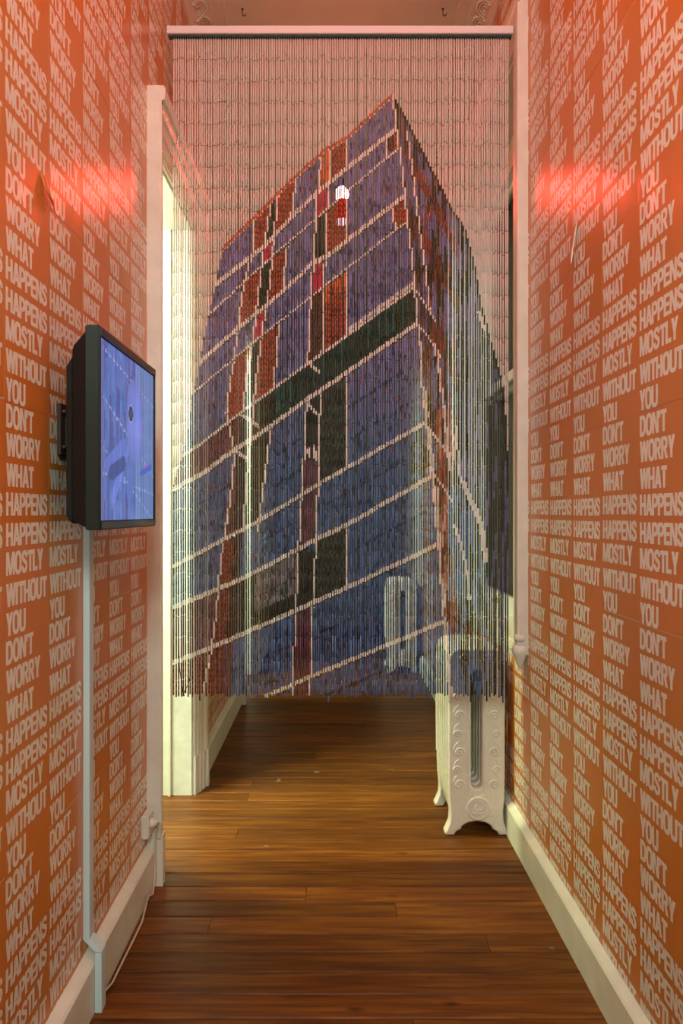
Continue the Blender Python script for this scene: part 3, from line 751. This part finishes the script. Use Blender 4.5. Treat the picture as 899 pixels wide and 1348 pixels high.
# rows from roof down; bays from the corner leftwards (0: corner window ... 7: leftmost window)
T = [
    [WIN, BRK, ORG, WIN, BRK, DRK, BRK, WIN],
    [WIN, WIN, CRIM, WIN, WIN, CRIM, WIN, WIN],
    [WIN, BRK, DRK, WIN, BRK, DRK, BRK, WIN],
    [WIN, WIN, CRIM, WIN, WIN, CRIM, WIN, WIN],
    [WIN, BRK, BRN, WIN, BRK, DRK, BRK, WIN],
    [GRN, GRN, DRK, GRN, DRK, DRK, BRN, PLUM],
    [WIN, GRD, DRK, WIN, DRK, DRK, PLUM, WIN],
    [WINL, WINL, PLUM, WINL, WINL, DRK, RED2, WIN],
    [WINL, GRD, DRK, GREY, DRK, DRK, RED2, PLUM],
    [WINL, WINL, PLUM, WINL, WINL, PLUM, RED2, RED2],
    [WINL, WINL, PLUM, WINL, WINL, WINL, PLUM, PLUM]]
def mixc(a, b, t): return tuple(a[i]*(1-t)+b[i]*t for i in range(3))
def sc(a, k): return tuple(x*k for x in a)
def design(x, y, s):
    """painted picture on the curtain in its own plane; s = strand number"""
    n = h2(s, 1.7); yy = int((y+n*9)/7)
    nz = h2(s*1.3, yy)
    if y < lerp(ROOF, x) and x <= 517: return SKY
    xr = lerp(RE, y)
    if y < 122 or x > xr+.5: return SKY
    if x < lerp(LE, y)-.5: return SKY
    xc = lerp(CORN, y)
    if x < xc-1.2:
        ys = [lerp(l, x) for l in LN]; yr = lerp(ROOF, x)
        lit = LT1 if y < 520 else LT2
        if y-yr < 7: return ORG if (int((y-yr)/2.2)+s) % 2 else (sc(LT1, .9) if y-yr > 4.5 else BRK)
        for k, yl in enumerate(ys):
            t = LT[k]
            if k in (4,) and x > 459 and -9 < y-yl < -3: return mixc(lit, WIN, .25 if (s % 2) else .0)
            if k == 4 and 400 < x < 423 and y < yl+4: t = 0 if abs(y-yl) > 4 else t
            if abs(y-yl) < t:
                if k in (1, 3) and abs(y-yl) > 1.6: continue
                return lit
            if t < y-yl < t+1.6 and nz > .3: return DRK
        for (ax, ay, bx, by) in ((405.5, 477, 421, 490), (402, 526, 420, 548), (317, 545, 341, 562), (309, 593, 326, 604)):
            if ax <= x <= bx and abs(y-(ay+(by-ay)*(x-ax)/(bx-ax))) < 3: return lit
        row = sum(1 for yl in ys if y > yl)
        vs_ = [lerp(v, y) for v in (V1, V2, V3, V4, V5, V6, V7)]
        bay = sum(1 for v in vs_ if x < v)
        for i, v in enumerate(vs_):
            if abs(x-v) < 1.56:
                if i == 0 and row in (1, 3, 5, 7, 9, 10): continue
                if i in (3, 4, 5) and y > 700: continue
                if i in (3,) and row in (1, 3, 5): continue
                if i == 5 and row in (5, 6, 7): continue
                if i in (1, 2) and row == 5: continue
                return lit
        c = T[min(row, 10)][bay]
        if bay == 0 and row == 1 and x > xc-14: c = BRN if x < xc-5 else BRK
        if bay == 0 and row == 3 and x > xc-16: c = BRK
        if bay == 0 and row in (1, 3) and abs(x-(xc-17)) < 1.6: return lit
        if bay == 0 and row == 7 and x > 540: c = DRK if nz > .4 else WINL
        if row == 6 and bay == 2 and 585 < y < 606: c = LT2 if nz > .55 else DRK
        if row == 6 and bay == 2 and y > 606: c = PLUM
        if row == 8 and bay == 2 and y < ys[7]+12 and x > lerp(V2, y)-10: c = WINL
        if row == 8 and bay == 3 and y > ys[8]-22: c = DRK
        if row == 4 and bay == 1 and y < ys[3]+24 and nz > .5: c = ORG
        if c in (BRK, ORG, RED2, BRN):
            c = sc(c, .45) if (int((y+(s % 2)*1.8)/3.6) % 2) and c != ORG else sc(c, 1.15)
            if h2(s, yy+.3) > .93: c = sc(c, .5)
        elif c == GRD:
            c = (.055, .085, .070) if (int((y+(s % 2)*4)/8) % 2 and h2(s, int(y/3)) > .35) else DRK
        elif c in (WIN, WINL, GREY):
            if y > 470: c = mixc(WIN, WINL, min(1, (y-470)/140)) if c != GREY else GREY
            c = sc(c, .72+.65*h2(s, int(y/22)))
            if nz > .88: c = sc(c, .4)
            if nz < .02: c = mixc(c, BRK, .4)
            if row >= 6 and row < 11:
                top_ = ys[row-1]; bot = ys[row] if row < 10 else y+40
                fr_ = (y-top_)/max(1, bot-top_)
                for q in ((.38, .72) if row == 6 else (.45,)):
                    if abs(fr_-q) < .018 and nz > .35: c = sc(c, .25)
        elif c in (DRK, GRN, PLUM): 
            c = sc(c, .7+.9*h2(s, int(y/17)))
            if c and row == 5 and y < ys[5]-12 and h2(s, 5.1) > .86: c = (.03, .13, .11)
        return c
    if x < xc+1.9: return LT1 if y < 560 else LT2
    # right-hand facade
    dx = x-xc
    if y > 430 and dx < 4.5 and h2(s, int(y/25)) > .35: return mixc(LT1, LT2, .5)
    yk = [(170, 2.05), (200, 2.0), (262, 1.9), (296, 1.85), (380, 1.6), (426, 1.5), (560, 1.5), (620, 1.5), (717, 1.2), (815, .95)]
    for k, (y0, sl) in enumerate(yk):
        yl = y0+sl*dx+.006*dx*dx
        if abs(y-yl) < 2.6 and k in (4, 5, 6, 7) and dx < 26: return LT1 if y < 560 else LT2
    for tab, hw in ((Yt([(536, 172), (544, 232), (552, 300), (559, 346), (566, 409)]), 1.5), (Yt([(572, 452), (577, 480), (580, 508), (584, 535), (588, 575), (592, 620)]), 1.9),
                    (Yt([(609, 632), (618, 655), (626, 672), (634, 695), (640, 740)]), 3.4), (Yt([(598, 690), (606, 715), (614, 745), (618, 790)]), 1.8), (Yt([(600, 560), (603, 600), (606, 632)]), 1.5), (Yt([(630, 410), (638, 436)]), 2.4), (Yt([(574, 640), (577, 760), (580, 905)]), 2.4)):
        if tab[0][0] < y < tab[-1][0] and abs(x-lerp(tab, y)) < hw: return mixc(LT1, LT2, .4)
    k = sum(1 for (y0, sl) in yk if y > y0+sl*dx+.006*dx*dx)
    if x > xr-3.4: return DRK
    g = h2(s*.7, int((y+s*23)/34))
    if y > 540 and 576 < x < 598 and g > .35: base = mixc((.45, .16, .10), LT1, .45*nz) if g > .6 else (.34, .09, .06)
    elif dx < 14: base = BRN if g < .5 else (DRK if g < .75 else sc(WIN, .8))
    elif x < 602: base = (RED2 if g > .72 else (BRN if g > .3 else DRK)) if k % 2 else (sc(WIN, .95) if g > .42 else (DRK if g > .12 else RED2))
    elif x < 642: base = sc(WIN, 1.0) if g > .55 else ((.025, .025, .02) if g > .15 else (.07, .06, .05))
    else: base = sc(WIN, .75) if g > .55 else (.045, .045, .045)
    if y > 640 and 590 < x < 640 and g > .5: base = sc(WINL, 1.1)
    return sc(base, .75+.5*nz)
NS = 144
x0p, x1p = 229.0, 668.5
rs = random.Random(21)
prevoff = 0
for s in range(NS):
    xp = x0p+(x1p-x0p)*s/(NS-1)
    off = rs.uniform(-.45, .45); sway = rs.uniform(-.45, .45); ph = rs.uniform(0, 6)
    ybot = 915+rs.uniform(-3, 3)+(8 if rs.random() < .06 else 0)
    r = .0035*rs.uniform(.93, 1.05)
    yrow = 51.0; y = 50.8
    joints = []; jy = 78+rs.gauss(0, 2.4)
    dj = rs.gauss(0, .15)
    while jy < ybot-6:
        joints.append(jy); jy += 28.2+dj*.1+rs.gauss(0, .5)
    bounds = []; st = 50.8
    for j in joints: bounds.append((st, j-.3)); st = j+.3
    bounds.append((st, ybot))
    V = []; Fc = []; Cl = []; n = 6
    def ring(yp, rad):
        xx = cx_(xp+off*min(1, (yp-50)/60)+sway*math.sin((yp-50)/865*PI*1.1+ph*.2)*.8)
        yy_ = .004*math.sin(ph+yp/140)*((yp-50)/865)
        b = len(V)
        for k in range(n):
            a = 2*PI*k/n+PI/6
            V.append((xx+rad*math.cos(a), yy_+rad*math.sin(a), cz_(yp)-cz_(48)))
        return b
    shift = rs.uniform(-1.4, 1.4)
    for bi, (a, b) in enumerate(bounds):
        # colour runs of the bead
        runs = []; t = a
        while t < b-1e-6:
            e = min(t+1.3, b); c = design(xp, (t+e)/2+shift*.5, s)
            if runs and runs[-1][2] == c: runs[-1][1] = e
            else: runs.append([t, e, c])
            t = e
        rr = r if (b-a) > 0 else r
        # bead cap
        g = ring(a, rr*.7); p = ring(a+.25, rr)
        for k in range(n): Fc.append((g+k, p+k, p+(k+1) % n, g+(k+1) % n)); Cl.append(sc(runs[0][2], .8))
        for (ta, tb, c) in runs:
            tb2 = min(tb, b-.25)
            if tb2 <= ta+.01: continue
            q = ring(tb2, rr)
            for k in range(n): Fc.append((p+k, q+k, q+(k+1) % n, p+(k+1) % n)); Cl.append(c)
            p = q
        q = ring(b, rr*.7)
        for k in range(n): Fc.append((p+k, q+k, q+(k+1) % n, p+(k+1) % n)); Cl.append(sc(runs[-1][2], .8))
        if bi < len(bounds)-1:
            g = ring(b, .0013); q = ring(bounds[bi+1][0], .0013)
            for k in range(n): Fc.append((g+k, q+k, q+(k+1) % n, g+(k+1) % n)); Cl.append((.02, .012, .01))
    me = bpy.data.meshes.new('strand'); me.from_pydata(V, [], Fc); me.materials.append(M['bead'])
    me.polygons.foreach_set('use_smooth', [True]*len(Fc))
    at = me.attributes.new('Col', 'FLOAT_COLOR', 'FACE'); at.data.foreach_set('color', [x for c in Cl for x in (*c, 1)])
    link('strand', me, cur)
zr = cz_(48)
MB().box(cx_(221), cx_(674), -.022, .022, 0, cz_(38)-zr).obj('rail', M['rail'], cur, bevel=.002)
mb = MB(); mb.box(cx_(222), cx_(673), -.012, .012, -.007, .0003)
for s in range(NS):
    xx = cx_(x0p+(x1p-x0p)*s/(NS-1)); mb.tube([(xx-.002, -.014, -.001), (xx, -.015, -.008), (xx+.001, 0, -.012)], .0018, 5)
mb.obj('knotted_cord', M['cord'], cur)
mb = MB()
for xx in (cx_(240), cx_(655)): mb.tube([(xx, 0, cz_(38)-zr), (xx, 0, ZC-zr)], .0006, 5)
mb.obj('hanging_wire', M['iron'], cur)
th = MB()
def tp_(pts): return [(cx_(a), -.008, cz_(b)-zr) for a, b in pts]
th.tube(tp_([(236.5, 862), (237, 880), (239, 895), (241, 910), (242.5, 913), (243, 916)]), .0016, 6)
th.tube(tp_([(251, 868), (251, 888), (248.5, 900), (244, 908), (242, 914), (240, 917)]), .0016, 6)
th.obj('tangled_thread', M['thread'], cur)
